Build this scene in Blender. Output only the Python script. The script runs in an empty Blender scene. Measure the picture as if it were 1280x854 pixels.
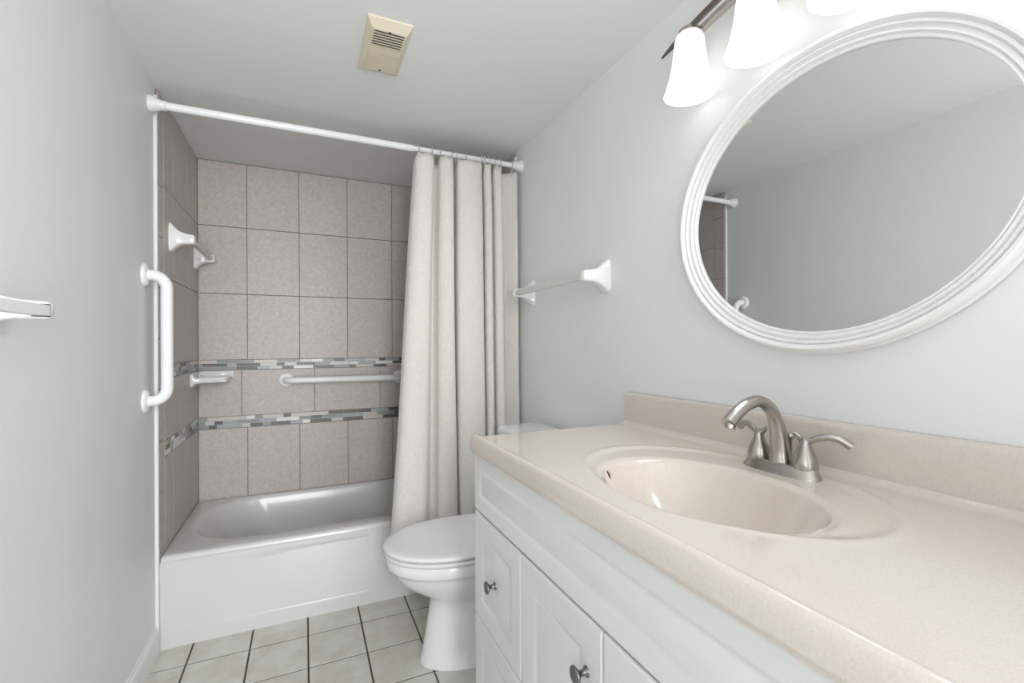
import bpy, bmesh, math, random
from mathutils import Vector, Matrix
random.seed(7)
C = bpy.context.scene.collection
PI = math.pi

# ------------------------------------------------------------------ camera, world, light, exposure
TH, ROLL, CAMZ, FPX = 0.4224, -0.0042, 1.1722, 576.66
cam_data = bpy.data.cameras.new('camera')
cam = bpy.data.objects.new('camera', cam_data)
C.objects.link(cam)
cam_data.sensor_width = 36.0
cam_data.lens = FPX / 1280 * 36
cam_data.shift_y = 3.91 / 1280
cam_data.clip_start = 0.02
rot = Matrix.Rotation(-TH, 4, 'Z') @ Matrix.Rotation(PI / 2, 4, 'X') @ Matrix.Rotation(ROLL, 4, 'Z')
cam.matrix_world = Matrix.Translation((0, 0, CAMZ)) @ rot
bpy.context.scene.camera = cam

LAMP_W = 0.03          # each bulb of the vanity light
DOOR_W = 116.0         # added fill light, unseen, sent in through the doorway behind the camera
SPOT_W = 2.8            # added fill spot at each shade's mouth, aimed away from the lamp wall
BOUNCE_W = 11.5
EXPOSURE = 0.66
world = bpy.data.worlds.new('world')
bpy.context.scene.world = world
world.use_nodes = True
world.node_tree.nodes['Background'].inputs[0].default_value = (0.97, 0.985, 1.0, 1)
world.node_tree.nodes['Background'].inputs[1].default_value = 0.6


def area(name, loc, rot, sx, sy, power, col):
    d = bpy.data.lights.new(name, 'AREA')
    d.shape = 'RECTANGLE'
    d.size, d.size_y, d.energy, d.color = sx, sy, power, col
    o = bpy.data.objects.new(name, d)
    o.location, o.rotation_euler = loc, rot
    C.objects.link(o)
    return o


area('doorway_fill', (0.36, -2.9, 1.55), (PI / 2, 0, 0), 1.5, 2.4, DOOR_W, (0.985, 0.99, 1.0))
area('ceiling_bounce_fill', (-0.15, -0.50, 0.95), (PI, 0, 0), 0.6, 0.5, BOUNCE_W, (0.99, 0.99, 1.0))  # added fill aimed up at the ceiling, unseen behind the camera
vs = bpy.context.scene.view_settings
vs.view_transform = 'Standard'
vs.look = 'None'
vs.exposure = EXPOSURE
vs.gamma = 1.0
vs.use_curve_mapping = False
bpy.context.scene.cycles.max_bounces = 10
bpy.context.scene.cycles.diffuse_bounces = 7
bpy.context.scene.cycles.sample_clamp_indirect = 4.0

# ------------------------------------------------------------------ materials


def srgb(r, g, b):
    def f(c):
        c /= 255
        return c / 12.92 if c <= 0.04045 else ((c + 0.055) / 1.055) ** 2.4
    return (f(r), f(g), f(b), 1)


def mat(name, col, rough=0.5, metal=0.0, bump=None, noise=None, coat=0.0, spec=0.5, island=0.0):
    """bump=(scale, strength, distance)  noise=(scale, second colour, detail, sharp)"""
    m = bpy.data.materials.new(name)
    m.use_nodes = True
    nt = m.node_tree
    b = nt.nodes['Principled BSDF']
    b.inputs['Base Color'].default_value = col
    b.inputs['Roughness'].default_value = rough
    b.inputs['Metallic'].default_value = metal
    b.inputs['Specular IOR Level'].default_value = spec
    b.inputs['Coat Weight'].default_value = coat
    tc = nt.nodes.new('ShaderNodeTexCoord')
    out = None
    if noise:
        n = nt.nodes.new('ShaderNodeTexNoise')
        n.inputs['Scale'].default_value = noise[0]
        n.inputs['Detail'].default_value = noise[2]
        n.inputs['Roughness'].default_value = 0.65
        nt.links.new(tc.outputs['Object'], n.inputs['Vector'])
        r = nt.nodes.new('ShaderNodeMapRange')
        r.inputs['From Min'].default_value = 0.5 - noise[3]
        r.inputs['From Max'].default_value = 0.5 + noise[3]
        nt.links.new(n.outputs['Fac'], r.inputs['Value'])
        mx = nt.nodes.new('ShaderNodeMix')
        mx.data_type = 'RGBA'
        mx.inputs['A'].default_value = col
        mx.inputs['B'].default_value = noise[1]
        nt.links.new(r.outputs['Result'], mx.inputs['Factor'])
        out = mx.outputs['Result']
        nt.links.new(out, b.inputs['Base Color'])
    if island:
        g = nt.nodes.new('ShaderNodeNewGeometry')
        r = nt.nodes.new('ShaderNodeMapRange')
        r.inputs['To Min'].default_value = 1 - island
        r.inputs['To Max'].default_value = 1 + island
        nt.links.new(g.outputs['Random Per Island'], r.inputs['Value'])
        hs = nt.nodes.new('ShaderNodeHueSaturation')
        hs.inputs['Color'].default_value = col
        nt.links.new(r.outputs['Result'], hs.inputs['Value'])
        if out:
            nt.links.new(out, hs.inputs['Color'])
        nt.links.new(hs.outputs['Color'], b.inputs['Base Color'])
    if bump:
        n = nt.nodes.new('ShaderNodeTexNoise')
        n.inputs['Scale'].default_value = bump[0]
        n.inputs['Detail'].default_value = 3
        nt.links.new(tc.outputs['Object'], n.inputs['Vector'])
        bp = nt.nodes.new('ShaderNodeBump')
        bp.inputs['Strength'].default_value = bump[1]
        bp.inputs['Distance'].default_value = bump[2]
        nt.links.new(n.outputs['Fac'], bp.inputs['Height'])
        nt.links.new(bp.outputs['Normal'], b.inputs['Normal'])
    return m


M = {}
M['paint'] = mat('grey_wall_paint', srgb(224, 226, 226), 0.55, bump=(60, 0.10, 0.004))
M['ceiling'] = mat('ceiling_paint', srgb(225, 226, 226), 0.7, bump=(45, 0.12, 0.004))
M['trim'] = mat('white_trim_paint', srgb(226, 227, 227), 0.35)
M['grout'] = mat('grey_grout', srgb(128, 122, 116), 0.9)
M['tile'] = mat('taupe_stone_tile', srgb(198, 192, 186), 0.42, noise=(60, srgb(176, 169, 163), 9, 0.2), island=0.03,
                bump=(70, 0.08, 0.002))
M['mosaic_dark'] = mat('charcoal_glass', srgb(92, 94, 92), 0.34)
M['mosaic_mid'] = mat('grey_green_glass', srgb(140, 147, 144), 0.34)
M['mosaic_blue'] = mat('blue_grey_glass', srgb(158, 166, 172), 0.34)
M['mosaic_pale'] = mat('pale_stone_chip', srgb(196, 192, 184), 0.3)
M['mosaic_white'] = mat('white_marble_chip', srgb(224, 224, 222), 0.35)
M['floor_tile'] = mat('pale_marbled_floor_tile', srgb(208, 209, 202), 0.25, noise=(9, srgb(194, 191, 181), 8, 0.13),
                      island=0.02)
M['floor_grout'] = mat('dark_floor_grout', srgb(84, 76, 70), 0.9)
M['porcelain'] = mat('white_porcelain', srgb(230, 230, 230), 0.10, coat=0.3)
M['tub'] = mat('white_enamel', srgb(206, 206, 204), 0.22, coat=0.15)
M['white_plastic'] = mat('white_plastic', srgb(228, 228, 229), 0.28)
M['white_metal'] = mat('white_coated_metal', srgb(236, 237, 238), 0.25)
M['clear_bar'] = mat('greyish_acrylic', srgb(206, 206, 202), 0.18)
M['cabinet'] = mat('white_thermofoil', srgb(218, 218, 217), 0.33)
M['counter'] = mat('beige_speckled_marble', srgb(216, 208, 199), 0.14, noise=(330, srgb(206, 195, 184), 2, 0.25), coat=0.6)
M['nickel'] = mat('brushed_nickel', srgb(176, 171, 165), 0.26, 1.0, bump=(300, 0.03, 0.001))
M['knob'] = mat('pewter', srgb(128, 127, 127), 0.3, 1.0)
M['bronze'] = mat('dark_nickel', srgb(112, 104, 98), 0.3, 1.0)
M['ivory'] = mat('aged_ivory_plastic', srgb(216, 207, 186), 0.45)
M['ivory_shadow'] = mat('ivory_gap_shade', srgb(150, 138, 112), 0.6)  # darkened ivory, paints in the shade between the vent's far slats
M['black'] = mat('black_gap', srgb(22, 22, 22), 0.9)
M['dark_slot'] = mat('dark_slot', srgb(50, 46, 42), 0.9)
M['frame'] = mat('white_lacquer', srgb(232, 232, 231), 0.28)
M['mirror'] = mat('mirror_silver', (0.70, 0.71, 0.71, 1), 0.0, 1.0)
M['curtain'] = mat('cream_linen_cloth', srgb(229, 226, 222), 0.9, noise=(170, srgb(215, 211, 205), 4, 0.2),
                   bump=(190, 0.9, 0.005))
M['ring'] = mat('clear_grey_plastic', srgb(190, 190, 190), 0.15)


def shade_material():
    m = bpy.data.materials.new('lit_frosted_glass')
    m.use_nodes = True
    nt = m.node_tree
    nt.nodes.clear()
    out = nt.nodes.new('ShaderNodeOutputMaterial')
    tr = nt.nodes.new('ShaderNodeBsdfTranslucent')
    tr.inputs[0].default_value = (0.95, 0.95, 0.93, 1)
    gl = nt.nodes.new('ShaderNodeBsdfPrincipled')
    gl.inputs['Base Color'].default_value = (0.9, 0.9, 0.88, 1)
    gl.inputs['Roughness'].default_value = 0.2
    mx = nt.nodes.new('ShaderNodeMixShader')
    mx.inputs[0].default_value = 0.42
    nt.links.new(tr.outputs[0], mx.inputs[1])
    nt.links.new(gl.outputs[0], mx.inputs[2])
    em = nt.nodes.new('ShaderNodeEmission')
    em.inputs[0].default_value = (1.0, 0.99, 0.97, 1)
    em.inputs[1].default_value = 0.1
    ad = nt.nodes.new('ShaderNodeAddShader')
    nt.links.new(mx.outputs[0], ad.inputs[0])
    nt.links.new(em.outputs[0], ad.inputs[1])
    nt.links.new(ad.outputs[0], out.inputs[0])
    return m


M['shade'] = shade_material()
M['bulb'] = bpy.data.materials.new('lit_bulb')
M['bulb'].use_nodes = True
_b = M['bulb'].node_tree.nodes['Principled BSDF']
_b.inputs['Emission Color'].default_value = (1, 0.98, 0.94, 1)
_b.inputs['Emission Strength'].default_value = 1.2

# ------------------------------------------------------------------ mesh helpers


class MB:
    def __init__(self):
        self.v, self.f, self.mi = [], [], []

    def add(self, vs, fs, mi=0):
        n = len(self.v)
        self.v += [tuple(p) for p in vs]
        self.f += [tuple(i + n for i in f) for f in fs]
        self.mi += [mi] * len(fs)
        return self

    def box(self, x0, x1, y0, y1, z0, z1, mi=0):
        vs = [(x, y, z) for x in (x0, x1) for y in (y0, y1) for z in (z0, z1)]
        return self.add(vs, [(0, 1, 3, 2), (4, 6, 7, 5), (0, 4, 5, 1), (2, 3, 7, 6), (0, 2, 6, 4), (1, 5, 7, 3)], mi)

    def loft(self, rings, cap0=True, cap1=True, closed=True, mi=0):
        n = len(rings[0])
        vs = [p for r in rings for p in r]
        fs = []
        for k in range(len(rings) - 1):
            for i in range(n if closed else n - 1):
                j = (i + 1) % n
                fs.append((k * n + i, k * n + j, (k + 1) * n + j, (k + 1) * n + i))
        if cap0:
            fs.append(tuple(reversed(range(n))))
        if cap1:
            fs.append(tuple((len(rings) - 1) * n + i for i in range(n)))
        return self.add(vs, fs, mi)

    def tube(self, path, rad, n=16, cap=True, flat=1.0, mi=0, closed=False):
        P = [Vector(p) for p in path]
        R = rad if isinstance(rad, (list, tuple)) else [rad] * len(P)
        N = len(P)
        T = []
        for i in range(N):
            if closed:
                t = P[(i + 1) % N] - P[i - 1]
            else:
                t = P[min(i + 1, N - 1)] - P[max(i - 1, 0)]
            T.append(t.normalized())
        a = Vector((0, 0, 1)) if abs(T[0].z) < 0.9 else Vector((1, 0, 0))
        u = T[0].cross(a).normalized()
        rings = []
        for i in range(N):
            u = (u - T[i] * u.dot(T[i])).normalized()
            w = T[i].cross(u)
            rings.append([P[i] + R[i] * (u * math.cos(2 * PI * k / n) + w * flat * math.sin(2 * PI * k / n)) for k in range(n)])
        if closed:
            rings.append(rings[0])
        return self.loft(rings, cap and not closed, cap and not closed, mi=mi)

    def lathe(self, prof, c, axis='z', n=40, cap0=True, cap1=True, mi=0):
        """prof = [(radius, height along the axis)]"""
        rings = []
        for r, h in prof:
            ring = []
            for k in range(n):
                a, b = r * math.cos(2 * PI * k / n), r * math.sin(2 * PI * k / n)
                p = {'z': (a, b, h), 'x': (h, a, b), 'y': (b, h, a)}[axis]
                ring.append((c[0] + p[0], c[1] + p[1], c[2] + p[2]))
            rings.append(ring)
        return self.loft(rings, cap0, cap1, mi=mi)

    def build(self, name, m, parent=None, smooth=False, bevel=0.0, seg=2, angle=40, subsurf=0):
        me = bpy.data.meshes.new(name)
        off = Vector((0, 0, 0))
        p = parent
        while p is not None:
            off += Vector(p.location)
            p = p.parent
        me.from_pydata([tuple(Vector(v) - off) for v in self.v], [], self.f)
        for k in (m if isinstance(m, (list, tuple)) else [m]):
            me.materials.append(M[k])
        me.polygons.foreach_set('material_index', self.mi)
        bm = bmesh.new()
        bm.from_mesh(me)
        bmesh.ops.recalc_face_normals(bm, faces=bm.faces)
        bm.to_mesh(me)
        bm.free()
        if smooth:
            me.polygons.foreach_set('use_smooth', [True] * len(me.polygons))
            if angle < 180:
                me.set_sharp_from_angle(angle=math.radians(angle))
        me.update()
        o = bpy.data.objects.new(name, me)
        C.objects.link(o)
        if parent is not None:
            o.parent = parent
        if bevel:
            b = o.modifiers.new('bevel', 'BEVEL')
            b.width, b.segments, b.limit_method = bevel, seg, 'ANGLE'
            b.angle_limit = math.radians(35)
            b.harden_normals = False
        if subsurf:
            s = o.modifiers.new('subsurf', 'SUBSURF')
            s.levels = s.render_levels = subsurf
        return o


def thing(name, label, cat, loc, group=None):
    o = bpy.data.objects.new(name, None)
    o.empty_display_size = 0.05
    o.location = loc
    C.objects.link(o)
    return tag(o, label, cat, group)


def tag(o, label, cat, group=None):
    o['label'], o['category'] = label, cat
    if group:
        o['group'] = group
    return o


def struct(o):
    o['kind'] = 'structure'
    return o


def arc(c, r, a0, a1, n, ax, ay):
    c, ax, ay = Vector(c), Vector(ax), Vector(ay)
    return [c + r * (ax * math.cos(a0 + (a1 - a0) * i / n) + ay * math.sin(a0 + (a1 - a0) * i / n)) for i in range(n + 1)]


def spline(pts, per):
    P = [Vector(p) for p in pts]
    P = [2 * P[0] - P[1]] + P + [2 * P[-1] - P[-2]]
    out = []
    for i in range(1, len(P) - 2):
        for k in range(per):
            t = k / per
            a, b, c, d = P[i - 1], P[i], P[i + 1], P[i + 2]
            out.append(0.5 * ((2 * b) + (c - a) * t + (2 * a - 5 * b + 4 * c - d) * t * t + (3 * b - a - 3 * c + d) * t ** 3))
    out.append(P[-2])
    return out


def lerp_table(tab, t):
    if t <= tab[0][0]:
        return tab[0][1]
    for (a, va), (b, vb) in zip(tab, tab[1:]):
        if t <= b:
            return va + (vb - va) * (t - a) / (b - a)
    return tab[-1][1]


# ------------------------------------------------------------------ the setting
XL, XR, YB, YT, ZC = -0.522, 1.002, 2.888, 2.174, 2.1605
YR = -0.95
TL, TR = -0.512, 0.992      # tile faces of the side walls

mb = MB()
mb.box(XL - 0.1, XL, YR - 0.1, YB + 0.1, -0.1, ZC + 0.1)
wall_left = struct(mb.build('wall_left', 'paint'))
wall_right = struct(MB().box(XR, XR + 0.1, YR - 0.1, YB + 0.1, -0.1, ZC + 0.1).build('wall_right', 'paint'))
wall_back = struct(MB().box(XL, XR, YB + 0.006, YB + 0.1, -0.1, ZC + 0.1).build('wall_back', 'grout'))
mb = MB()
mb.box(XL, -0.40, YR - 0.1, YR, 0, ZC)
mb.box(0.44, XR, YR - 0.1, YR, 0, ZC)
mb.box(-0.40, 0.44, YR - 0.1, YR, 2.04, ZC)
struct(mb.build('wall_rear', 'paint'))
struct(MB().box(XL - 0.1, XR + 0.1, YR - 0.1, YB + 0.1, ZC, ZC + 0.1).build('ceiling', 'ceiling'))
mb = MB()
mb.box(-0.40, -0.33, YR, YR + 0.015, 0, 2.10)
mb.box(0.37, 0.44, YR, YR + 0.015, 0, 2.10)
mb.box(-0.33, 0.37, YR, YR + 0.015, 2.03, 2.10)
struct(mb.build('trim_3', 'trim', bevel=0.003))

# floor: grout bed and square tiles
floor = struct(MB().box(XL, XR, YR - 0.1, YB, -0.1, -0.0025).build('floor', 'floor_grout'))
T, TX, TY = 0.2059, -0.4033, 2.0403


def chip(mb, o, u, w, n, u0, u1, w0, w1, d, ch, mi=0):
    """a tile: rectangle u0..u1 x w0..w1 on axes u, w, standing d out of the wall along n, edge chamfer ch"""
    o, u, w, n = Vector(o), Vector(u), Vector(w), Vector(n)
    r0 = [o + u * a + w * b for a, b in ((u0, w0), (u1, w0), (u1, w1), (u0, w1))]
    r1 = [p + n * (d - ch) for p in r0]
    r2 = [o + u * a + w * b + n * d for a, b in ((u0 + ch, w0 + ch), (u1 - ch, w0 + ch), (u1 - ch, w1 - ch), (u0 + ch, w1 - ch))]
    mb.loft([r0, r1, r2], False, True, mi=mi)


mb = MB()
g = 0.0032
for i in range(-1, 8):
    for j in range(0, 16):
        x0, x1 = max(XL, TX + (i - 0) * T + g), min(XR, TX + (i + 1) * T - g)
        y1 = min(YT + 0.02, TY - (j - 1) * T - g) if j else YT + 0.02
        y0 = TY - j * T + g
        if j == 0:
            y0, y1 = TY + g, YT + 0.02
        else:
            y0, y1 = TY - j * T + g, TY - (j - 1) * T - g
        if x1 - x0 > 0.01:
            chip(mb, (0, 0, -0.006), (1, 0, 0), (0, 1, 0), (0, 0, 1), x0, x1, y0, y1, 0.006, 0.001)
mb.build('floor_tiles', 'floor_tile', floor)

# shower tile: columns and courses read off the photograph
ZCOURSE = [(1.098, 1.450), (1.4535, 1.8105), (1.814, ZC - 0.004)]
ZLOW = (0.30, 0.727)
ZMID = (0.7935, 1.0405)
BANDS = [(0.729, 0.7915), (1.0425, 1.096)]


def clad(parent, o, u, n, s0, s1, joints, mid_joints, d, edge=None):
    mb = MB()
    g = 0.0014

    def course(z0, z1, js):
        js = [s0] + [j for j in js if s0 + 0.02 < j < s1 - 0.02] + [s1]
        for a, b in zip(js, js[1:]):
            chip(mb, o, u, (0, 0, 1), n, a + g, b - g, z0, z1, d, 0.0009)
    for z0, z1 in ZCOURSE + [ZLOW]:
        course(z0, z1, joints)
    course(ZMID[0], ZMID[1], mid_joints)
    if edge:
        a, b = edge
        z = 0.0
        while z < ZC - 0.01:
            chip(mb, o, u, (0, 0, 1), n, a + g, b - g, max(z + g, 0.0), min(z + 0.2 - g, ZC - 0.004), d, 0.003)
            z += 0.2
    mb.build('tile_cladding', 'tile', parent)
    for z0, z1 in BANDS:
        mb = MB()
        chip(mb, o, u, (0, 0, 1), n, s0, s1, z0, z1, d - 0.0016, 0.0004, 3)
        h = (z1 - z0) / 3
        for r in range(3):
            s = s0 - random.random() * 0.05
            last = -1
            while s < s1:
                L = random.choice((0.04, 0.06, 0.08, 0.10, 0.115))
                k = random.choice((0, 0, 0, 0, 1, 1, 1, 2, 3, 3, 3, 3, 4, 4))
                if k == last and random.random() < 0.6:
                    k = (k + 2) % 5
                last = k
                a, b = max(s, s0) + 0.0008, min(s + L, s1) - 0.0008
                if b - a > 0.004:
                    chip(mb, o, u, (0, 0, 1), n, a, b, z0 + r * h + 0.0009, z0 + (r + 1) * h - 0.0009, d - 0.0005, 0.0006, k)
                s += L
        mb.build('mosaic_border', ['mosaic_dark', 'mosaic_mid', 'mosaic_blue', 'mosaic_pale', 'mosaic_white'], parent)


clad(wall_back, (0, YB + 0.006, 0), (1, 0, 0), (0, -1, 0), TL + 0.001, TR - 0.001,
     [-0.285 + k * 0.2586 for k in range(6)], [-0.313, 0.052, 0.417, 0.782], 0.006)
# grout beds on the side walls, then the tiles
for wall, x0, x1, o, n in ((wall_left, XL - 0.001, TL - 0.0035, (TL - 0.0065, 0, 0), (1, 0, 0)),
                           (wall_right, TR + 0.0035, XR + 0.001, (TR + 0.0065, 0, 0), (-1, 0, 0))):
    MB().box(x0, x1, YT + 0.001, YB + 0.004, 0.0, ZC - 0.002).build('grout_bed', 'grout', wall)
    clad(wall, o, (0, 1, 0), n, YT + 0.08, YB - 0.001, [2.396, 2.6546], [2.50, 2.86], 0.0065, (YT, YT + 0.08))
struct(MB().box(XL - 0.001, TL + 0.001, 2.158, YT + 0.0005, 0.0, ZC - 0.03).build('trim_1', 'trim', bevel=0.003))
struct(MB().box(TR - 0.001, XR + 0.001, 2.158, YT + 0.0005, 0.0, ZC - 0.02).build('trim_2', 'trim', bevel=0.003))

mb = MB()
pr = [(0, 0), (0.013, 0), (0.013, 0.075), (0.010, 0.088), (0.005, 0.096), (0.004, 0.103), (0, 0.103)]
mb.loft([[(XL + a, y, z) for a, z in pr] for y in (YR + 0.0, 2.150)])
struct(mb.build('baseboard_left', 'trim'))

# ------------------------------------------------------------------ bathtub
tub = thing('bathtub', 'white enamel bathtub with a recessed panel on its apron, set in the tiled alcove', 'bathtub', (0.24, 2.53, 0))
bx0, bx1, by0, by1, bz = -0.511, 0.991, 2.1745, 2.882, 0.358


def rrect(x0, x1, y0, y1, r, z, n=10):
    """rounded rectangle; r may be a 4-tuple for corners (x1y0, x1y1, x0y1, x0y0)"""
    rs = r if isinstance(r, tuple) else (r,) * 4
    pts = []
    for (cx, cy, a0), rr in zip(((x1, y0, -PI / 2), (x1, y1, 0), (x0, y1, PI / 2), (x0, y0, PI)), rs):
        sx = -1 if cx == x1 else 1
        sy = -1 if cy == y1 else 1
        for k in range(n + 1):
            a = a0 + PI / 2 * k / n
            pts.append((cx + sx * rr + rr * math.cos(a), cy + sy * rr + rr * math.sin(a), z))
    return pts


mb = MB()
rings = [rrect(bx0, bx1, by0 + 0.002, by1, 0.004, 0.0, 14),
         rrect(bx0, bx1, by0 + 0.002, by1, 0.004, bz - 0.022, 14),
         rrect(bx0, bx1, by0 + 0.004, by1, 0.006, bz - 0.009, 14),
         rrect(bx0 + 0.003, bx1 - 0.003, by0 + 0.010, by1 - 0.002, 0.008, bz - 0.002, 14),
         rrect(bx0 + 0.006, bx1 - 0.006, by0 + 0.020, by1 - 0.004, 0.012, bz, 14)]
ix0, ix1, iy0, iy1 = -0.462, 0.925, 2.258, 2.848
for dl, dr, df, db, r, z in ((0, 0, 0, 0, 0.24, 0.001), (0.008, 0.006, 0.006, 0.006, 0.238, -0.002), (0.018, 0.012, 0.010, 0.010, 0.234, -0.009),
                             (0.032, 0.018, 0.014, 0.014, 0.228, -0.022), (0.058, 0.024, 0.019, 0.019, 0.220, -0.050), (0.094, 0.032, 0.025, 0.026, 0.210, -0.095),
                             (0.132, 0.044, 0.032, 0.034, 0.200, -0.150), (0.172, 0.060, 0.043, 0.046, 0.188, -0.205), (0.215, 0.082, 0.062, 0.066, 0.170, -0.250),
                             (0.262, 0.115, 0.095, 0.100, 0.145, -0.276), (0.330, 0.170, 0.150, 0.155, 0.110, -0.285)):
    rings.append(rrect(ix0 + dl, ix1 - dr, iy0 + df, iy1 - db, r, bz + z, 14))
mb.loft(rings, True, True)
mb.build('shell', 'tub', tub, smooth=True, angle=50)
# apron with a shallow recessed panel that runs out towards the left
mb = MB()
ys, zs = [], []
nx, nz = 120, 60
xs = [bx0 + (bx1 - bx0) * i / nx for i in range(nx + 1)]
# finer sampling round the panel edge
xs = sorted(set([round(x, 4) for x in xs] + [round(0.240 + 0.003 * k, 4) for k in range(16)]))
zz = sorted(set([round((bz - 0.022) * i / nz, 4) for i in range(nz + 1)]))


def sstep(a, b, t):
    t = min(1, max(0, (t - a) / (b - a)))
    return t * t * (3 - 2 * t)


def apron_y(x, z):
    ax = 1 - sstep(0.252, 0.270, x)
    if z < 0.09:
        r = 1.0
    fade = sstep(-0.40, 0.15, x) * 0.85 + 0.15
    az = sstep(0.058, 0.076, z) * (1 - sstep(0.285, 0.325, z))
    left = sstep(-0.47, -0.43, x)
    return by0 + 0.0005 + 0.007 * ax * az * fade * left + 0.003 * (1 - z / bz)


vs_, fs_ = [], []
for z in zz:
    for x in xs:
        vs_.append((x, apron_y(x, z) - 0.0025, z))
w = len(xs)
for j in range(len(zz) - 1):
    for i in range(w - 1):
        fs_.append((j * w + i, j * w + i + 1, (j + 1) * w + i + 1, (j + 1) * w + i))
b0 = len(vs_)
mb.add(vs_, fs_)
mb.build('apron', 'tub', tub, smooth=True, angle=180)

# ------------------------------------------------------------------ vanity cabinet
VY0, VY1, FX = 0.004, 1.262, 0.446
van = thing('vanity_cabinet', 'white raised-panel vanity cabinet with pewter knobs under the beige countertop', 'cabinet', (0.73, 0.635, 0))
mb = MB()
mb.box(FX + 0.020, FX + 0.036, VY0, VY1, 0.10, 0.868)
mb.box(FX + 0.036, XR - 0.004, VY0, VY0 + 0.016, 0.10, 0.868)
mb.box(FX + 0.036, XR - 0.004, VY1 - 0.016, VY1, 0.10, 0.868)
mb.box(FX + 0.036, XR - 0.004, VY0 + 0.016, VY1 - 0.016, 0.10, 0.116)
mb.box(XR - 0.010, XR - 0.004, VY0 + 0.016, VY1 - 0.016, 0.116, 0.868)
mb.box(FX + 0.085, XR - 0.004, VY0, VY1, 0.0, 0.10)
mb.build('carcass', 'cabinet', van, bevel=0.0015)


def panel(name, y0, y1, z0, z1, rail, parent, depth=0.019):
    mb = MB()
    steps = [(0, depth), (0, 0.004), (0.0015, 0.0012), (0.004, 0.0), (rail, 0.0), (rail + 0.003, 0.0008), (rail + 0.008, 0.0030), (rail + 0.013, 0.0036),
             (rail + 0.017, 0.0032), (rail + 0.038, 0.0006), (rail + 0.042, 0.0003)]
    rings = []
    for i, dx in steps:
        rings.append([(FX + dx, y, z) for y, z in ((y0 + i, z0 + i), (y1 - i, z0 + i), (y1 - i, z1 - i), (y0 + i, z1 - i))])
    mb.loft(rings, True, True)
    return mb.build(name, 'cabinet', parent, smooth=True, angle=25)


def knob(y, z, parent):
    mb = MB()
    mb.lathe([(0.0095, 0.0), (0.0095, -0.002), (0.0065, -0.004), (0.0050, -0.009), (0.0055, -0.015), (0.0115, -0.020), (0.0150, -0.0225),
              (0.0158, -0.0245), (0.0145, -0.0265), (0.009, -0.0285), (0.002, -0.0292)], (FX + 0.0004, y, z), 'x', 28)
    k = mb.build('knob', 'knob', parent, smooth=True, angle=60)
    k['label'] = 'round pewter knob'
    return k


S = [VY0, 0.319, 0.634, 0.949, VY1]
ZT_ = 0.699
gp = 0.0018
# false front under the counter: horizontal raised panel
f = panel('apron_panel', VY0, VY1, ZT_ + 0.003, 0.862, 0.038, van)
for y0, y1 in ((S[3], S[4]), (S[0], S[1])):
    for z0, z1 in ((0.402, ZT_ - 0.003), (0.104, 0.398)):
        d = panel('drawer', y0 + gp, y1 - gp, z0, z1, 0.052, van)
        knob((y0 + y1) / 2, (z0 + z1) / 2, d)
for y0, y1, ky in ((S[2], S[3], S[2] + 0.047), (S[1], S[2], S[2] - 0.047)):
    d = panel('door', y0 + gp, y1 - gp, 0.104, ZT_ - 0.003, 0.058, van)
    knob(ky, 0.602, d)
    d['label'] = 'raised-panel door'

# ------------------------------------------------------------------ countertop with integral basin
top = thing('vanity_countertop', 'beige speckled countertop with integral oval basin and backsplash', 'countertop', (0.73, 0.635, 0.868))
CX0, CX1, CY0, CY1, CZ, CB = 0.434, 0.992, 0.000, 1.269, 0.9135, 0.868
prof = [(0.000, 0.040), (0.000, 0.030), (0.0004, 0.022), (0.0022, 0.013), (0.0052, 0.006), (0.0090, 0.0018), (0.0130, 0.0002), (0.0165, 0.0), (0.0195, 0.0012),
        (0.0215, 0.0032), (0.0240, 0.0052), (0.0275, 0.0062), (0.032, 0.0065), (0.036, 0.0066)]
xs = [(CX0 + a, d) for a, d in prof]
x = CX0 + 0.040
while x < CX1:
    xs.append((x, 0.0066))
    x += 0.0034
xs.append((CX1, 0.0066))
yend = [(a, d) for a, d in ((0.0, 0.040), (0.0, 0.030), (0.0005, 0.014), (0.003, 0.006), (0.007, 0.0015), (0.011, 0.0))]
ysl = [(CY0, 0.040)] + [(CY0 + a + 0.0001, d) for a, d in yend[1:]]
y = CY0 + 0.016
while y < CY1 - 0.016:
    ysl.append((y, 0.0))
    y += 0.0042
ysl += [(CY1 - a, d) for a, d in reversed(yend)]
BC, BR = (0.679, 0.649), (0.158, 0.217)      # bowl
OC, OR = (0.729, 0.668), (0.212, 0.304)      # shallow recess round it


def top_z(x, y, dx, dy):
    z = CZ - min(0.044, dx + dy)
    ro = math.hypot((x - OC[0]) / OR[0], (y - OC[1]) / OR[1])
    z += 0.0012 * math.exp(-((ro - 1.0) / 0.035) ** 2) * (1 if x > 0.50 else max(0, (x - 0.475) / 0.025))
    if x > CX0 + 0.03:
        z -= 0.0028 * (1 - sstep(0.90, 1.0, ro)) * sstep(0.47, 0.52, x)
    rb = math.hypot((x - BC[0]) / BR[0], (y - BC[1]) / BR[1])
    if rb < 1.09:
        z -= 0.0035 * (1 - sstep(1.0, 1.09, rb))
    if rb < 1.0:
        z -= 0.150 * (1 - rb * rb) ** 0.85
    # cove up to the backsplash
    e = x - 0.958
    if e > 0:
        z += 0.012 * min(1, (e / 0.022)) ** 2
    return z


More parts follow.
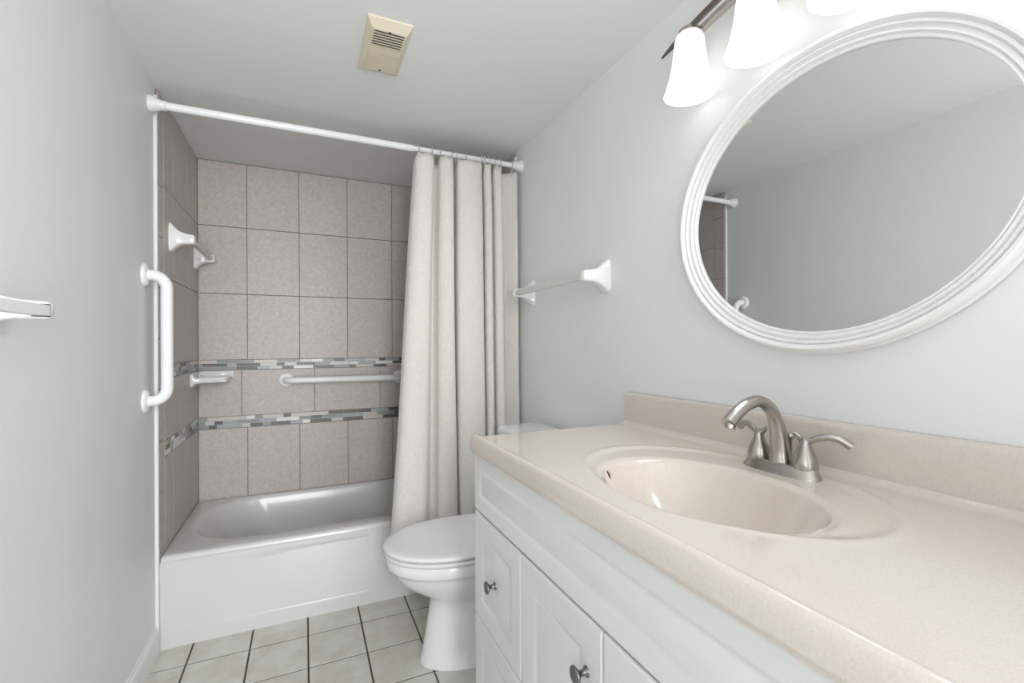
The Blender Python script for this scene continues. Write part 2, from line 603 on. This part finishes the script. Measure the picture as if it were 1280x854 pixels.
mb = MB()
vv, ff = [], []
for (y, dy) in ysl:
    for (x, dx) in xs:
        vv.append((x, y, top_z(x, y, dx, dy)))
w = len(xs)
for j in range(len(ysl) - 1):
    for i in range(w - 1):
        ff.append((j * w + i, j * w + i + 1, (j + 1) * w + i + 1, (j + 1) * w + i))
mb.add(vv, ff)
slab = mb.build('slab_with_basin', 'counter', top, smooth=True, angle=180)
mb = MB()
sp = [(0.980, 0.9), (0.980, 0.998), (0.9808, 1.004), (0.983, 1.0085), (0.987, 1.011), (0.994, 1.012), (1.0005, 1.012), (1.0005, 0.9)]
ring_at = lambda y, s: [(max(a, 0.980 + s), y, min(b, 1.012 - s)) for a, b in sp]
mb.loft([ring_at(CY0, 0.0), ring_at(CY1 - 0.016, 0.0), ring_at(CY1 - 0.012, 0.001), ring_at(CY1 - 0.009, 0.0045)])
mb.build('backsplash', 'counter', top, smooth=True, angle=40)
mb = MB()
mb.box(CX0 + 0.003, CX0 + 0.030, CY0 + 0.003, CY1 - 0.003, 0.8685, 0.872)
mb.box(CX0 + 0.030, CX1, CY1 - 0.030, CY1 - 0.003, 0.8685, 0.872)
mb.box(CX0 + 0.006, CX0 + 0.016, CY0 + 0.01, CY1 - 0.006, 0.8625, 0.869)
mb.build('underside_moulding', 'counter', top)
# overflow slot and drain
mb = MB()
ov = Vector((0.605, 0.8335, 0.0))
rbv = math.hypot((ov.x - BC[0]) / BR[0], (ov.y - BC[1]) / BR[1])
ozz = top_z(ov.x, ov.y, 0.0066, 0)
nrm = Vector((-(top_z(ov.x + 0.002, ov.y, 0.0066, 0) - top_z(ov.x - 0.002, ov.y, 0.0066, 0)) / 0.004,
              -(top_z(ov.x, ov.y + 0.002, 0.0066, 0) - top_z(ov.x, ov.y - 0.002, 0.0066, 0)) / 0.004, 1)).normalized()
side = nrm.cross(Vector((0, 0, 1))).normalized()
upv = nrm.cross(side)
cen = Vector((ov.x, ov.y, ozz))
mb.loft([[cen + nrm * h + s_ * (side * 0.004 * math.cos(a) + upv * 0.009 * math.sin(a)) for a in [2 * PI * k / 20 for k in range(20)]]
         for h, s_ in ((-0.003, 1.0), (0.0008, 1.0), (0.0012, 0.85))])
o = mb.build('overflow_slot', 'dark_slot', top, smooth=True)
o['label'] = 'dark oval overflow hole'
mb = MB()
zb = top_z(BC[0], BC[1], 0.0066, 0)
mb.lathe([(0.026, -0.004), (0.026, 0.0015), (0.023, 0.0035), (0.018, 0.002), (0.016, 0.006), (0.0, 0.008)], (BC[0], BC[1], zb), 'z', 28)
o = mb.build('drain', 'nickel', top, smooth=True)

# ------------------------------------------------------------------ faucet
FC = Vector((0.909, 0.652, top_z(0.909, 0.652, 0.0066, 0)))
fau = thing('faucet', 'brushed nickel two-handle faucet with an arched spout behind the oval basin', 'faucet', FC)


def stadium(cx, cy, hx, hy, z, n=14, pw=2.5):
    pts = []
    for k in range(4 * n):
        a = 2 * PI * k / (4 * n)
        c, s = math.cos(a), math.sin(a)
        pts.append((cx + hx * math.copysign(abs(c) ** (2 / pw), c), cy + hy * math.copysign(abs(s) ** (2 / pw), s), z))
    return pts


z0 = FC.z
mb = MB()
mb.loft([stadium(FC.x, FC.y, a, b, z0 + h) for a, b, h in ((0.030, 0.083, -0.001), (0.030, 0.083, 0.002), (0.0285, 0.0815, 0.005), (0.0255, 0.0785, 0.010),
                                                            (0.0235, 0.0755, 0.018), (0.022, 0.074, 0.021), (0.019, 0.071, 0.0222))])
mb.build('base_plate', 'nickel', fau, smooth=True, angle=45)
mb = MB()
path = spline([(FC.x, FC.y, z0 + 0.018), (FC.x - 0.002, FC.y, z0 + 0.055), (FC.x - 0.010, FC.y, z0 + 0.095), (FC.x - 0.028, FC.y, z0 + 0.130),
               (FC.x - 0.060, FC.y, z0 + 0.150), (FC.x - 0.097, FC.y, z0 + 0.146), (FC.x - 0.128, FC.y, z0 + 0.130), (FC.x - 0.152, FC.y, z0 + 0.112)], 6)
n = len(path)
rad = [lerp_table([(0, 0.0225), (0.1, 0.0190), (0.35, 0.0138), (0.55, 0.0120), (0.8, 0.0125), (1.0, 0.0142)], i / (n - 1)) for i in range(n)]
mb.tube(path, rad, 24)
mb.build('spout', 'nickel', fau, smooth=True, angle=60)
mb = MB()
tip = path[-1]
mb.tube([tip + Vector((0.010, 0, 0.004)), tip + Vector((0.006, 0, -0.006)), tip + Vector((0.004, 0, -0.011))], [0.0105, 0.0105, 0.0095], 20)
mb.build('aerator', 'nickel', fau, smooth=True, angle=40)
for sgn in (-1, 1):
    hy = FC.y + sgn * 0.0515
    c = (FC.x + 0.002, hy, z0)
    mb = MB()
    mb.lathe([(0.0225, 0.018), (0.0228, 0.024), (0.0222, 0.032), (0.0195, 0.042), (0.0150, 0.053), (0.0115, 0.062), (0.0100, 0.069), (0.0105, 0.073), (0.0085, 0.076)],
             c, 'z', 30)
    h = mb.build('handle', 'nickel', fau, smooth=True, angle=50)
    mb = MB()
    lv = spline([(c[0] - 0.002, hy - sgn * 0.020, z0 + 0.0865), (c[0], hy - sgn * 0.008, z0 + 0.0765), (c[0] + 0.001, hy + sgn * 0.006, z0 + 0.0745),
                 (c[0] + 0.005, hy + sgn * 0.022, z0 + 0.082), (c[0] + 0.012, hy + sgn * 0.040, z0 + 0.0865), (c[0] + 0.020, hy + sgn * 0.056, z0 + 0.083),
                 (c[0] + 0.028, hy + sgn * 0.070, z0 + 0.073)], 6)
    nn = len(lv)
    rr = [lerp_table([(0, 0.0030), (0.12, 0.0055), (0.25, 0.0085), (0.4, 0.0065), (0.7, 0.0070), (1.0, 0.0080)], i / (nn - 1)) for i in range(nn)]
    mb.tube(lv, rr, 16)
    mb.build('lever', 'nickel', h, smooth=True, angle=60)
mb = MB()
mb.lathe([(0.0035, 0.018), (0.0035, 0.062), (0.006, 0.066), (0.0085, 0.071), (0.0085, 0.075), (0.005, 0.079), (0.001, 0.080)], (FC.x + 0.026, FC.y - 0.004, z0), 'z', 18)
mb.build('lift_rod', 'nickel', fau, smooth=True, angle=50)

# ------------------------------------------------------------------ toilet
TYC = 1.695
toi = thing('toilet', 'white two-piece toilet with closed lid beside the vanity cabinet', 'toilet', (0.62, TYC, 0))


def egg(z, xf, xb, w, n=56, back=2.6):
    xw = xf + 0.55 * (xb - xf)
    pts = []
    for k in range(n):
        a = 2 * PI * k / n
        c, s = math.cos(a), math.sin(a)
        if c < 0:
            x = xw + (xw - xf) * (-(abs(c) ** (2 / 2.05)))
            y = w * math.copysign(abs(s) ** (2 / 2.05), s)
        else:
            x = xw + (xb - xw) * abs(c) ** (2 / back)
            y = w * math.copysign(abs(s) ** (2 / back), s)
        pts.append((x, TYC + y, z))
    return pts


mb = MB()
mb.loft([egg(*a) for a in ((0.0, 0.386, 0.83, 0.116), (0.014, 0.388, 0.83, 0.115), (0.02, 0.391, 0.83, 0.113), (0.10, 0.405, 0.82, 0.110),
                           (0.19, 0.421, 0.81, 0.110), (0.225, 0.424, 0.80, 0.112), (0.243, 0.412, 0.80, 0.119), (0.262, 0.386, 0.80, 0.131),
                           (0.290, 0.343, 0.80, 0.149), (0.320, 0.309, 0.79, 0.163), (0.350, 0.287, 0.79, 0.173), (0.366, 0.279, 0.79, 0.177),
                           (0.369, 0.272, 0.79, 0.182), (0.373, 0.269, 0.79, 0.184), (0.402, 0.266, 0.79, 0.186), (0.409, 0.270, 0.788, 0.183), (0.412, 0.278, 0.784, 0.176))])
mb.build('bowl', 'porcelain', toi, smooth=True, angle=60)
mb = MB()
mb.loft([egg(z, xf, 0.745, w, back=3.2) for z, xf, w in ((0.4135, 0.268, 0.182), (0.4145, 0.262, 0.187), (0.420, 0.259, 0.189), (0.428, 0.260, 0.188), (0.4305, 0.268, 0.182))])
mb.build('seat', 'white_plastic', toi, smooth=True, angle=60)
mb = MB()
mb.loft([egg(z, xf, 0.742, w, back=3.2) for z, xf, w in ((0.4335, 0.262, 0.185), (0.4345, 0.257, 0.189), (0.441, 0.254, 0.1915), (0.446, 0.256, 0.190),
                                                          (0.4495, 0.262, 0.185), (0.4512, 0.276, 0.176), (0.4525, 0.32, 0.150), (0.4535, 0.40, 0.10))])
mb.build('lid', 'white_plastic', toi, smooth=True, angle=60)
for s in (-1, 1):
    MB().box(0.737, 0.765, TYC + s * 0.075 - 0.02, TYC + s * 0.075 + 0.02, 0.411, 0.440).build('hinge', 'white_plastic', toi, bevel=0.004)
mb = MB()
mb.loft([rrect(0.80 - t, 0.978, TYC - 0.185 - t, TYC + 0.185 + t, 0.035, z, 6) for z, t in ((0.411, -0.01), (0.425, 0.0), (0.60, 0.007), (0.785, 0.012))])
mb.build('tank', 'porcelain', toi, smooth=True, angle=50)
mb = MB()
mb.loft([rrect(0.775 + t, 0.986 - t * 0.5, TYC - 0.208 + t, TYC + 0.208 - t, 0.03, z, 6) for z, t in ((0.785, 0.006), (0.788, 0.001), (0.803, 0.0), (0.810, 0.002), (0.8145, 0.008), (0.816, 0.018))])
mb.build('tank_lid', 'porcelain', toi, smooth=True, angle=50)
mb = MB()
mb.lathe([(0.004, 0.0), (0.004, 0.03), (0.003, 0.032)], (0.775, TYC - 0.13, 0.73), 'y', 10)
mb.tube([(0.795, TYC - 0.13, 0.735), (0.772, TYC - 0.13, 0.735), (0.768, TYC - 0.10, 0.732), (0.766, TYC - 0.06, 0.724)], [0.007, 0.007, 0.006, 0.006], 12)
mb.build('flush_lever', 'white_plastic', toi, smooth=True)
for s in (-1, 1):
    mb = MB()
    by = TYC + s * 0.097
    mb.lathe([(0.013, 0.0), (0.013, 0.012), (0.010, 0.020), (0.004, 0.024)], (0.445 if s > 0 else 0.61, by, 0.0), 'z', 16)
    mb.build('bolt_cap', 'white_plastic', toi, smooth=True, angle=50)

# ------------------------------------------------------------------ ceramic towel bars


def bracket(parent, wx, dirx, y, z, reach, mat_='porcelain', flare=1.0, slim=1.0):
    mb = MB()
    rings = []
    for t, hz, hy in ((0.0, 0.0605, 0.030), (0.004, 0.0610, 0.0305), (0.008, 0.0590, 0.0295), (0.016, 0.050, 0.0265), (0.028, 0.038, 0.0235), (0.042, 0.0285, 0.0215),
                      (0.058, 0.0238, 0.0205), (0.078, 0.0212, 0.0200), (0.092, 0.0203, 0.0195), (0.098, 0.0187, 0.018), (0.101, 0.0145, 0.014)):
        t2 = t * reach / 0.101
        hz = 0.0200 + (hz - 0.0200) * flare if hz > 0.0200 else hz
        hy, hz = hy * slim, hz * (1.0 if slim == 1.0 else 0.86)
        off = -0.004 + 0.004 * (1 - t / 0.101)
        ring = []
        for p in stadium(y, z + off, hy, hz, 0, 8, 4.5):
            ring.append((wx + dirx * t2, p[0], p[1]))
        rings.append(ring)
    mb.loft(rings)
    return mb.build('bracket', mat_, parent, smooth=True, angle=55)


def towel_bar(label, wx, dirx, y0, y1, z, reach, half, bar_mat='clear_bar', gap=False, barpos=None, flare=1.0, slim=1.0):
    t = thing('towel_bar', label, 'towel bar', (wx, (y0 + y1) / 2, z), 'white ceramic towel bars')
    bracket(t, wx, dirx, y0, z, reach, flare=flare, slim=slim)
    bracket(t, wx, dirx, y1, z, reach, flare=flare, slim=slim)
    mb = MB()
    bx = wx + dirx * (barpos if barpos else reach - 0.017)
    zz = z - 0.004
    b = half
    mb.loft([[(bx + a * b, yy, zz + c * b) for a, c in ((-1, -1), (1, -1), (1, 1), (-1, 1))] for yy in ((y0 + 0.014, y1 - 0.014) if not gap else (y0 + 0.006, y1 - 0.006))])
    mb.build('bar', bar_mat, t, bevel=0.0015)
    if gap:
        mb = MB()
        for yy, e in ((y1 - 0.010, 1),):
            ya, yb_ = sorted((yy - e * 0.012, yy + e * 0.0055))
            xa, xb = sorted((bx - dirx * b, bx + dirx * (b - 0.0004)))
            mb.box(xa, xb, ya, yb_, zz - b - 0.0014, zz + b + 0.0014)
        o = mb.build('socket_gap', 'black', t)
        o['label'] = 'dark gap round the bar end'
    return t


towel_bar('white ceramic towel bar on the right wall beside the shower curtain', XR, -1, 1.392, 1.985, 1.420, 0.104, 0.0122)
towel_bar('small white towel bar high on the tiled side wall inside the shower', TL, 1, 2.352, 2.828, 1.628, 0.088, 0.0100)
towel_bar('white towel bar on the painted left wall nearest the camera', XL, 1, 0.60, 1.168, 1.2445, 0.080, 0.0105, 'white_plastic', True, 0.0702, 0.25, 0.75)

# ------------------------------------------------------------------ grab bars


def flange(c, n, parent, r=0.0415):
    """n is +1 along x or -1 along y"""
    ax = 'x' if n[0] else 'y'
    s = n[0] if n[0] else n[1]
    mb = MB()
    mb.lathe([(r, 0.0), (r, s * 0.003), (r - 0.003, s * 0.008), (r - 0.010, s * 0.0115), (0.020, s * 0.013)], c, ax, 36)
    mb.build('flange', 'white_metal', parent, smooth=True, angle=40)


def grab_bar(label, c0, c1, n, out, rad, bend):
    c0, c1, n = Vector(c0), Vector(c1), Vector(n)
    d = (c1 - c0).normalized()
    t = thing('grab_bar', label, 'grab bar', (c0 + c1) / 2)
    path = [c0 + n * 0.002, c0 + n * (out - bend) * 0.5]
    path += arc(c0 + n * (out - bend) + d * bend, bend, PI, PI / 2, 12, d, n)
    path += [c0 + n * out + d * (bend + ((c1 - c0).length - 2 * bend) * k / 4) for k in range(1, 4)]
    path += arc(c1 + n * (out - bend) - d * bend, bend, PI / 2, 0, 12, d, n)
    path += [c1 + n * (out - bend) * 0.5, c1 + n * 0.002]
    mb = MB()
    mb.tube(path, rad, 24)
    mb.build('tube', 'white_metal', t, smooth=True, angle=60)
    flange(c0, n, t)
    flange(c1, n, t)
    return t


grab_bar('white vertical grab bar on the left wall at the front of the tub', (XL, 2.042, 0.975), (XL, 2.042, 1.428), (1, 0, 0), 0.066, 0.0190, 0.045)
grab_bar('white horizontal grab bar between the two mosaic bands on the back wall', (-0.094, YB, 0.979), (0.532, YB, 0.977), (0, -1, 0), 0.058, 0.0188, 0.040)

# ------------------------------------------------------------------ soap dish
sd = thing('soap_dish', 'white ceramic soap dish in the tiled corner under the upper mosaic band', 'soap dish', (TL, 2.79, 1.0))
mb = MB()
rings = []
for t, zt_, zb_ in ((0.0, 1.038, 0.966), (0.004, 1.039, 0.965), (0.008, 1.034, 0.970), (0.014, 1.024, 0.978), (0.024, 1.016, 0.983), (0.05, 1.011, 0.985),
                    (0.10, 1.009, 0.986), (0.135, 1.008, 0.987), (0.148, 1.004, 0.989), (0.152, 0.998, 0.993)):
    ring = []
    for p in stadium(2.795, (zt_ + zb_) / 2, 0.088 if t < 0.02 else 0.085, (zt_ - zb_) / 2, 0, 8, 6):
        ring.append((TL + t, p[0], p[1]))
    rings.append(ring)
mb.loft(rings)
body = mb.build('tray', 'porcelain', sd, smooth=True, angle=55)
mb = MB()   # the raised rim of the hollow
mb.tube(rrect(TL + 0.022, TL + 0.150, 2.716, 2.874, 0.012, 1.009, 5), 0.0052, 10, closed=True)
mb.build('rim', 'porcelain', sd, smooth=True, angle=180)
mb = MB()
mb.loft([stadium(TL + 0.086, 2.879, 0.084, h, 0, 8, 7) for h in (0.02,)] and
        [[(p[0], yy, p[1]) for p in stadium(TL + 0.086, 1.020, 0.080 - i, 0.019 - i, 0, 8, 7)] for yy, i in ((2.887, 0), (2.878, 0), (2.874, 0.003))])
mb.build('back_lip', 'porcelain', sd, smooth=True, angle=55)

# ------------------------------------------------------------------ shower rod, curtain, rings
RY, RZ = 2.104, 2.070
rod = thing('shower_rod', 'white tension rod across the tub alcove holding the curtain', 'curtain rod', (0.24, RY, RZ))
mb = MB()
mb.lathe([(0.0150, XL + 0.02), (0.0150, 0.452), (0.0140, 0.455), (0.0125, 0.456), (0.0125, XR - 0.02)], (0, RY, RZ), 'x', 24)
mb.build('tube', 'white_metal', rod, smooth=True, angle=40)
for x, s in ((XL + 0.0005, 1), (XR - 0.0005, -1)):
    mb = MB()
    mb.lathe([(0.030, 0.0), (0.0305, s * 0.006), (0.029, s * 0.012), (0.022, s * 0.028), (0.0185, s * 0.040), (0.0180, s * 0.052), (0.0155, s * 0.054)], (x, RY, RZ), 'x', 32)
    mb.build('end_cap', 'white_plastic', rod, smooth=True, angle=40)

ctrl = [(.456, 2.105), (.464, 2.074), (.482, 2.056), (.508, 2.050), (.533, 2.056), (.546, 2.078), (.550, 2.104), (.559, 2.116), (.567, 2.098),
        (.573, 2.068), (.588, 2.052), (.610, 2.048), (.628, 2.056), (.637, 2.080), (.634, 2.120), (.643, 2.142), (.653, 2.120),
        (.655, 2.080), (.666, 2.058), (.700, 2.045), (.738, 2.045), (.768, 2.056), (.780, 2.084), (.777, 2.122), (.783, 2.140), (.790, 2.115),
        (.790, 2.078), (.798, 2.060), (.814, 2.056), (.826, 2.072), (.828, 2.108), (.834, 2.122), (.839, 2.098),
        (.843, 2.072), (.857, 2.060), (.873, 2.062), (.884, 2.084), (.889, 2.116), (.906, 2.132), (.930, 2.126), (.952, 2.110), (.968, 2.100), (.977, 2.104)]
fine = spline([(a, b, 0) for a, b in ctrl], 7)
dxt = [(.456, -.100), (.545, -.040), (.567, -.020), (.633, .010), (.656, .0), (.777, .016), (.826, .014), (.886, .020), (.977, .010)]
NZ = 64
Z_HEM = 0.16
vv, ff = [], []
random.seed(3)
ph = [random.uniform(0, 6.28) for _ in range(4)]
for j in range(NZ + 1):
    t = j / NZ
    for i, p in enumerate(fine):
        deep = sstep(2.055, 2.135, p.y)
        ztop = 2.040 - 0.034 * deep - 0.004 * math.sin(i * 0.5)
        if p.x > 0.90:
            ztop = 2.026 + 0.012 * (p.x - 0.90) / 0.077
        z = ztop + (Z_HEM - ztop) * t
        k = max(0.0, (2.0 - z) / 1.5)
        x = p.x + lerp_table(dxt, p.x) * min(k, 1.15)
        # amplitude of the folds: tighter where the rings gather the top, drifting a little lower down
        amp = 0.80 + 0.20 * sstep(0.0, 0.12, t)
        y = 2.094 + (p.y - 2.094) * amp - 0.006 * sstep(0.0, 1.0, t)
        x += 0.004 * math.sin(2.6 * z + ph[0] + 9 * p.x) * sstep(0, 0.3, t) * (1 if p.x < 0.93 else 0.2)
        y += 0.005 * math.sin(3.1 * z + ph[1] + 14 * p.x) * sstep(0, 0.3, t)
        vv.append((min(x, 0.987), min(y, 2.160), z))
w = len(fine)
for j in range(NZ):
    for i in range(w - 1):
        ff.append((j * w + i, j * w + i + 1, (j + 1) * w + i + 1, (j + 1) * w + i))
cur = MB().add(vv, ff).build('shower_curtain', 'curtain', None, smooth=True, angle=180)
s_ = cur.modifiers.new('solidify', 'SOLIDIFY')
s_.thickness = 0.0016
s_.offset = 0
tag(cur, 'cream cloth shower curtain gathered at the right end of the rod', 'shower curtain')

ordn = ['first', 'second', 'third', 'fourth', 'fifth', 'sixth', 'seventh', 'eighth', 'ninth', 'tenth', 'eleventh', 'twelfth']
for k, rx in enumerate((0.478, 0.540, 0.577, 0.634, 0.660, 0.702, 0.781, 0.797, 0.826, 0.851, 0.882, 0.946)):
    near = min(fine, key=lambda p: abs(p.x - rx) * 3 + abs(p.y - 2.10) * 0.6)
    yb = 2.094 + (near.y - 2.094) * 0.8
    deep = sstep(2.055, 2.135, near.y)
    zb = 2.026 - 0.034 * deep if near.x <= 0.90 else 2.020
    xb = near.x
    c = Vector((rx, RY, RZ + 0.002))
    b = Vector((xb, yb, zb - 0.008))
    up = (c - b).normalized()
    sidev = Vector((0, 1, 0))
    sidev = (sidev - up * sidev.dot(up)).normalized()
    L = (c - b).length
    pts = []
    for i in range(28):
        a = 2 * PI * i / 28
        if math.sin(a) >= 0:
            pts.append(c + 0.0185 * (sidev * math.cos(a) + up * math.sin(a)))
        else:
            wd = 0.0185 + (0.008 - 0.0185) * abs(math.sin(a))
            pts.append(c + sidev * wd * math.cos(a) + up * L * math.sin(a))
    o = MB().tube(pts, 0.0022, 8, closed=True).build('curtain_ring', 'ring', None, smooth=True, angle=180)
    pos = {0: 'leftmost of the grey curtain rings on the white rod', 11: 'rightmost grey curtain ring, nearest the right wall on the rod'}
    tag(o, pos.get(k, 'grey curtain ring on the rod, %s from the left' % ordn[k]), 'curtain ring', 'curtain rings on the shower rod')

# ------------------------------------------------------------------ oval mirror
MC, MO = (0.628, 1.478), (0.369, 0.325)
mir = thing('oval_mirror', 'large oval mirror in a moulded white frame over the vanity', 'mirror', (XR, MC[0], MC[1]))
mb = MB()
pf = [(0.000, 0.001), (0.000, 0.011), (-0.0030, 0.0145), (-0.0035, 0.0185), (-0.0005, 0.0215), (0.0005, 0.0290), (0.0035, 0.0345), (0.0085, 0.0375), (0.0135, 0.0368), (0.0165, 0.0335), (0.0180, 0.0265),
      (0.0190, 0.0250), (0.0205, 0.0280), (0.0230, 0.0305), (0.0258, 0.0296), (0.0272, 0.0255), (0.0278, 0.0205), (0.0290, 0.0188), (0.0310, 0.0205), (0.0345, 0.0240), (0.0375, 0.0235), (0.0390, 0.0190),
      (0.0395, 0.0150), (0.0408, 0.0140), (0.0430, 0.0165), (0.0455, 0.0175), (0.0478, 0.0155), (0.0485, 0.0105), (0.0485, 0.004)]
rings = []
for ins, h in [(a * 0.92 if a > 0 else a, b) for a, b in pf]:
    rings.append([(XR - h, MC[0] + (MO[0] - ins) * math.cos(2 * PI * k / 120), MC[1] + (MO[1] - ins) * math.sin(2 * PI * k / 120)) for k in range(120)])
mb.loft(rings, False, False)
mb.build('frame', 'frame', mir, smooth=True, angle=32)
mb = MB()
mb.loft([[(XR - h, MC[0] + (MO[0] - 0.0437) * math.cos(2 * PI * k / 120), MC[1] + (MO[1] - 0.0437) * math.sin(2 * PI * k / 120)) for k in range(120)] for h in (0.004, 0.0105)])
mb.build('glass', 'mirror', mir)

# ------------------------------------------------------------------ vanity light
LX, SY = 0.931, [0.919, 0.724, 0.529, 0.334]
LYC = (SY[0] + SY[-1]) / 2
SZ = 1.833
lamp = thing('vanity_light', 'lit vanity light with white bell glass shades hanging above the oval mirror', 'light fixture', (XR, LYC, 1.98))


def bow(y, z_end, z_mid, half):
    t = (y - LYC) / half
    return z_mid - (z_mid - z_end) * t * t


mb = MB()
mb.box(XR - 0.022, XR - 0.0005, LYC - 0.16, LYC + 0.16, 1.965, 2.075)
mb.build('wall_plate', 'nickel', lamp, bevel=0.008, seg=3)
half = 0.383
mb = MB()
rings = []
for k in range(41):
    y = LYC - half + 2 * half * k / 40
    wz = 0.0080 * min(1, (1 - abs(y - LYC) / half) / 0.16 + 0.06)
    zc = bow(y, 1.975, 2.021, half)
    rings.append([(LX - 0.015, y, zc - wz), (LX - 0.008, y, zc - wz), (LX - 0.008, y, zc + wz), (LX - 0.015, y, zc + wz)])
mb.loft(rings)
o = mb.build('bowed_bar', 'bronze', lamp, bevel=0.0012)
for y in (LYC - 0.09, LYC + 0.09):
    MB().tube([(XR - 0.01, y, 2.018), (LX - 0.009, y, 2.018)], 0.009, 14).build('support_arm', 'nickel', lamp, smooth=True)
mb = MB()
rings = []
for k in range(41):
    y = LYC - half * 0.80 + 2 * half * 0.80 * k / 40
    zc = bow(y, 1.992, 2.016, half * 0.8)
    rings.append([(LX + 0.012, y, zc - 0.007), (LX + 0.030, y, zc - 0.007), (LX + 0.030, y, zc + 0.007), (LX + 0.012, y, zc + 0.007)])
mb.loft(rings)
mb.build('back_bar', 'nickel', lamp, bevel=0.002)
pos = ['farthest lit bell shade', 'second shade from the far end', 'third shade from the far end', 'nearest shade']
for k, y in enumerate(SY):
    mb = MB()
    zt_ = bow(y, 1.975, 2.021, half)
    mb.lathe([(0.012, zt_ + 0.002), (0.012, SZ + 0.172), (0.027, SZ + 0.168), (0.029, SZ + 0.160), (0.029, SZ + 0.146), (0.024, SZ + 0.142)], (LX, y, 0), 'z', 28)
    mb.build('lamp_holder', 'nickel', lamp, smooth=True, angle=40)
    mb = MB()
    mb.lathe([(0.0290, 0.158), (0.0345, 0.152), (0.0375, 0.140), (0.0405, 0.110), (0.0440, 0.080), (0.0490, 0.050), (0.0560, 0.022), (0.0610, 0.007), (0.0640, 0.0)],
             (LX, y, SZ), 'z', 44, False, False)
    sh = mb.build('shade', 'shade', lamp, smooth=True, angle=180)
    sh['label'] = pos[k]
    mb = MB()
    mb.tube([(LX + 0.064 * math.cos(2 * PI * i / 44), y + 0.064 * math.sin(2 * PI * i / 44), SZ) for i in range(44)], 0.0016, 8, closed=True)
    mb.build('rim', 'shade', sh, smooth=True, angle=180)
    mb = MB()
    mb.lathe([(0.012, 0.145), (0.013, 0.120), (0.020, 0.100), (0.0235, 0.085), (0.022, 0.072), (0.014, 0.062), (0.003, 0.058)], (LX, y, SZ), 'z', 24)
    mb.build('bulb', 'bulb', sh, smooth=True, angle=60)
    d = bpy.data.lights.new('bulb_light', 'POINT')
    d.energy, d.shadow_soft_size, d.color = LAMP_W, 0.012, (1.0, 0.985, 0.965)
    lo = bpy.data.objects.new('bulb_light', d)
    lo.location = (LX, y, SZ + 0.044)
    C.objects.link(lo)
    d = bpy.data.lights.new('shade_mouth_fill', 'SPOT')
    d.energy, d.shadow_soft_size, d.color = SPOT_W, 0.035, (1.0, 0.985, 0.965)
    d.spot_size, d.spot_blend = math.radians(150), 0.6
    lo = bpy.data.objects.new('shade_mouth_fill', d)
    lo.location = (LX, y, SZ - 0.004)
    lo.rotation_euler = Vector((-0.86, 0.34, -0.38)).to_track_quat('-Z', 'Y').to_euler()
    C.objects.link(lo)

# ------------------------------------------------------------------ ceiling exhaust vent
FX0, FX1, FY0, FY1 = 0.176, 0.311, 1.424, 1.710
ven = thing('exhaust_vent', 'ivory plastic exhaust fan grille on the ceiling', 'vent', ((FX0 + FX1) / 2, (FY0 + FY1) / 2, ZC))


def rect(x0, x1, y0, y1, z):
    return [(x0, y0, z), (x1, y0, z), (x1, y1, z), (x0, y1, z)]


GX0, GX1, GY0, GY1, GZ = 0.1925, 0.2965, 1.452, 1.672, ZC - 0.022
mb = MB()
mb.loft([rect(FX0, FX1, FY0, FY1, ZC - 0.0002), rect(FX0, FX1, FY0, FY1, ZC - 0.006), rect(GX0, GX1, GY0, GY1, GZ), rect(GX0 + 0.001, GX1 - 0.001, GY0 + 0.001, GY1 - 0.001, GZ + 0.001),
         rect(GX0 + 0.001, GX1 - 0.001, GY0 + 0.001, GY1 - 0.001, GZ + 0.004)], False, False)
mb.build('cover', 'ivory', ven)
MB().box(GX0, GX1, GY0, GY1, ZC - 0.003, ZC - 0.0005).build('cavity', 'dark_slot', ven)
mb = MB()
L = GY1 - GY0
ya = GY0 + 0.006
for k in range(7):     # open slats of the near half
    y = ya + k * 0.0128 - 0.005
    mb.box(GX0 + 0.001, GX1 - 0.001, y, y + 0.0056, GZ, GZ + 0.0010)
for xx in (GX0 + 0.001, GX1 - 0.006):
    mb.box(xx, xx + 0.005, GY0, GY0 + 0.09, GZ + 0.0002, GZ + 0.0015)
mb.box(GX0 + 0.001, GX1 - 0.001, GY0 + 0.0875, GY0 + 0.118, GZ, GZ + 0.003)
y = GY0 + 0.118
while y < GY1 - 0.004:  # close slats of the far half
    mb.box(GX0 + 0.001, GX1 - 0.001, y + 0.0028, y + 0.0088, GZ, GZ + 0.003)
    y += 0.0088
mb.build('louvers', 'ivory', ven)
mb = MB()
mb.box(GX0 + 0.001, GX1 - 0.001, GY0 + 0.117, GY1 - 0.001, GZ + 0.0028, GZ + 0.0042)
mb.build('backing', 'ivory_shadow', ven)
for xx, yy in ((GX0 + 0.005, GY0 + 0.110), (GX1 - 0.009, GY0 + 0.116)):
    MB().box(xx, xx + 0.005, yy, yy + 0.014, GZ - 0.003, GZ + 0.001).build('latch_tab', 'ivory', ven, bevel=0.001)

for yy in (GY0 + 0.003, GY1 - 0.004):
    MB().box((GX0 + GX1) / 2 - 0.004, (GX0 + GX1) / 2 + 0.004, yy - 0.003, yy + 0.003, GZ - 0.0012, GZ + 0.001).build('notch', 'dark_slot', ven)
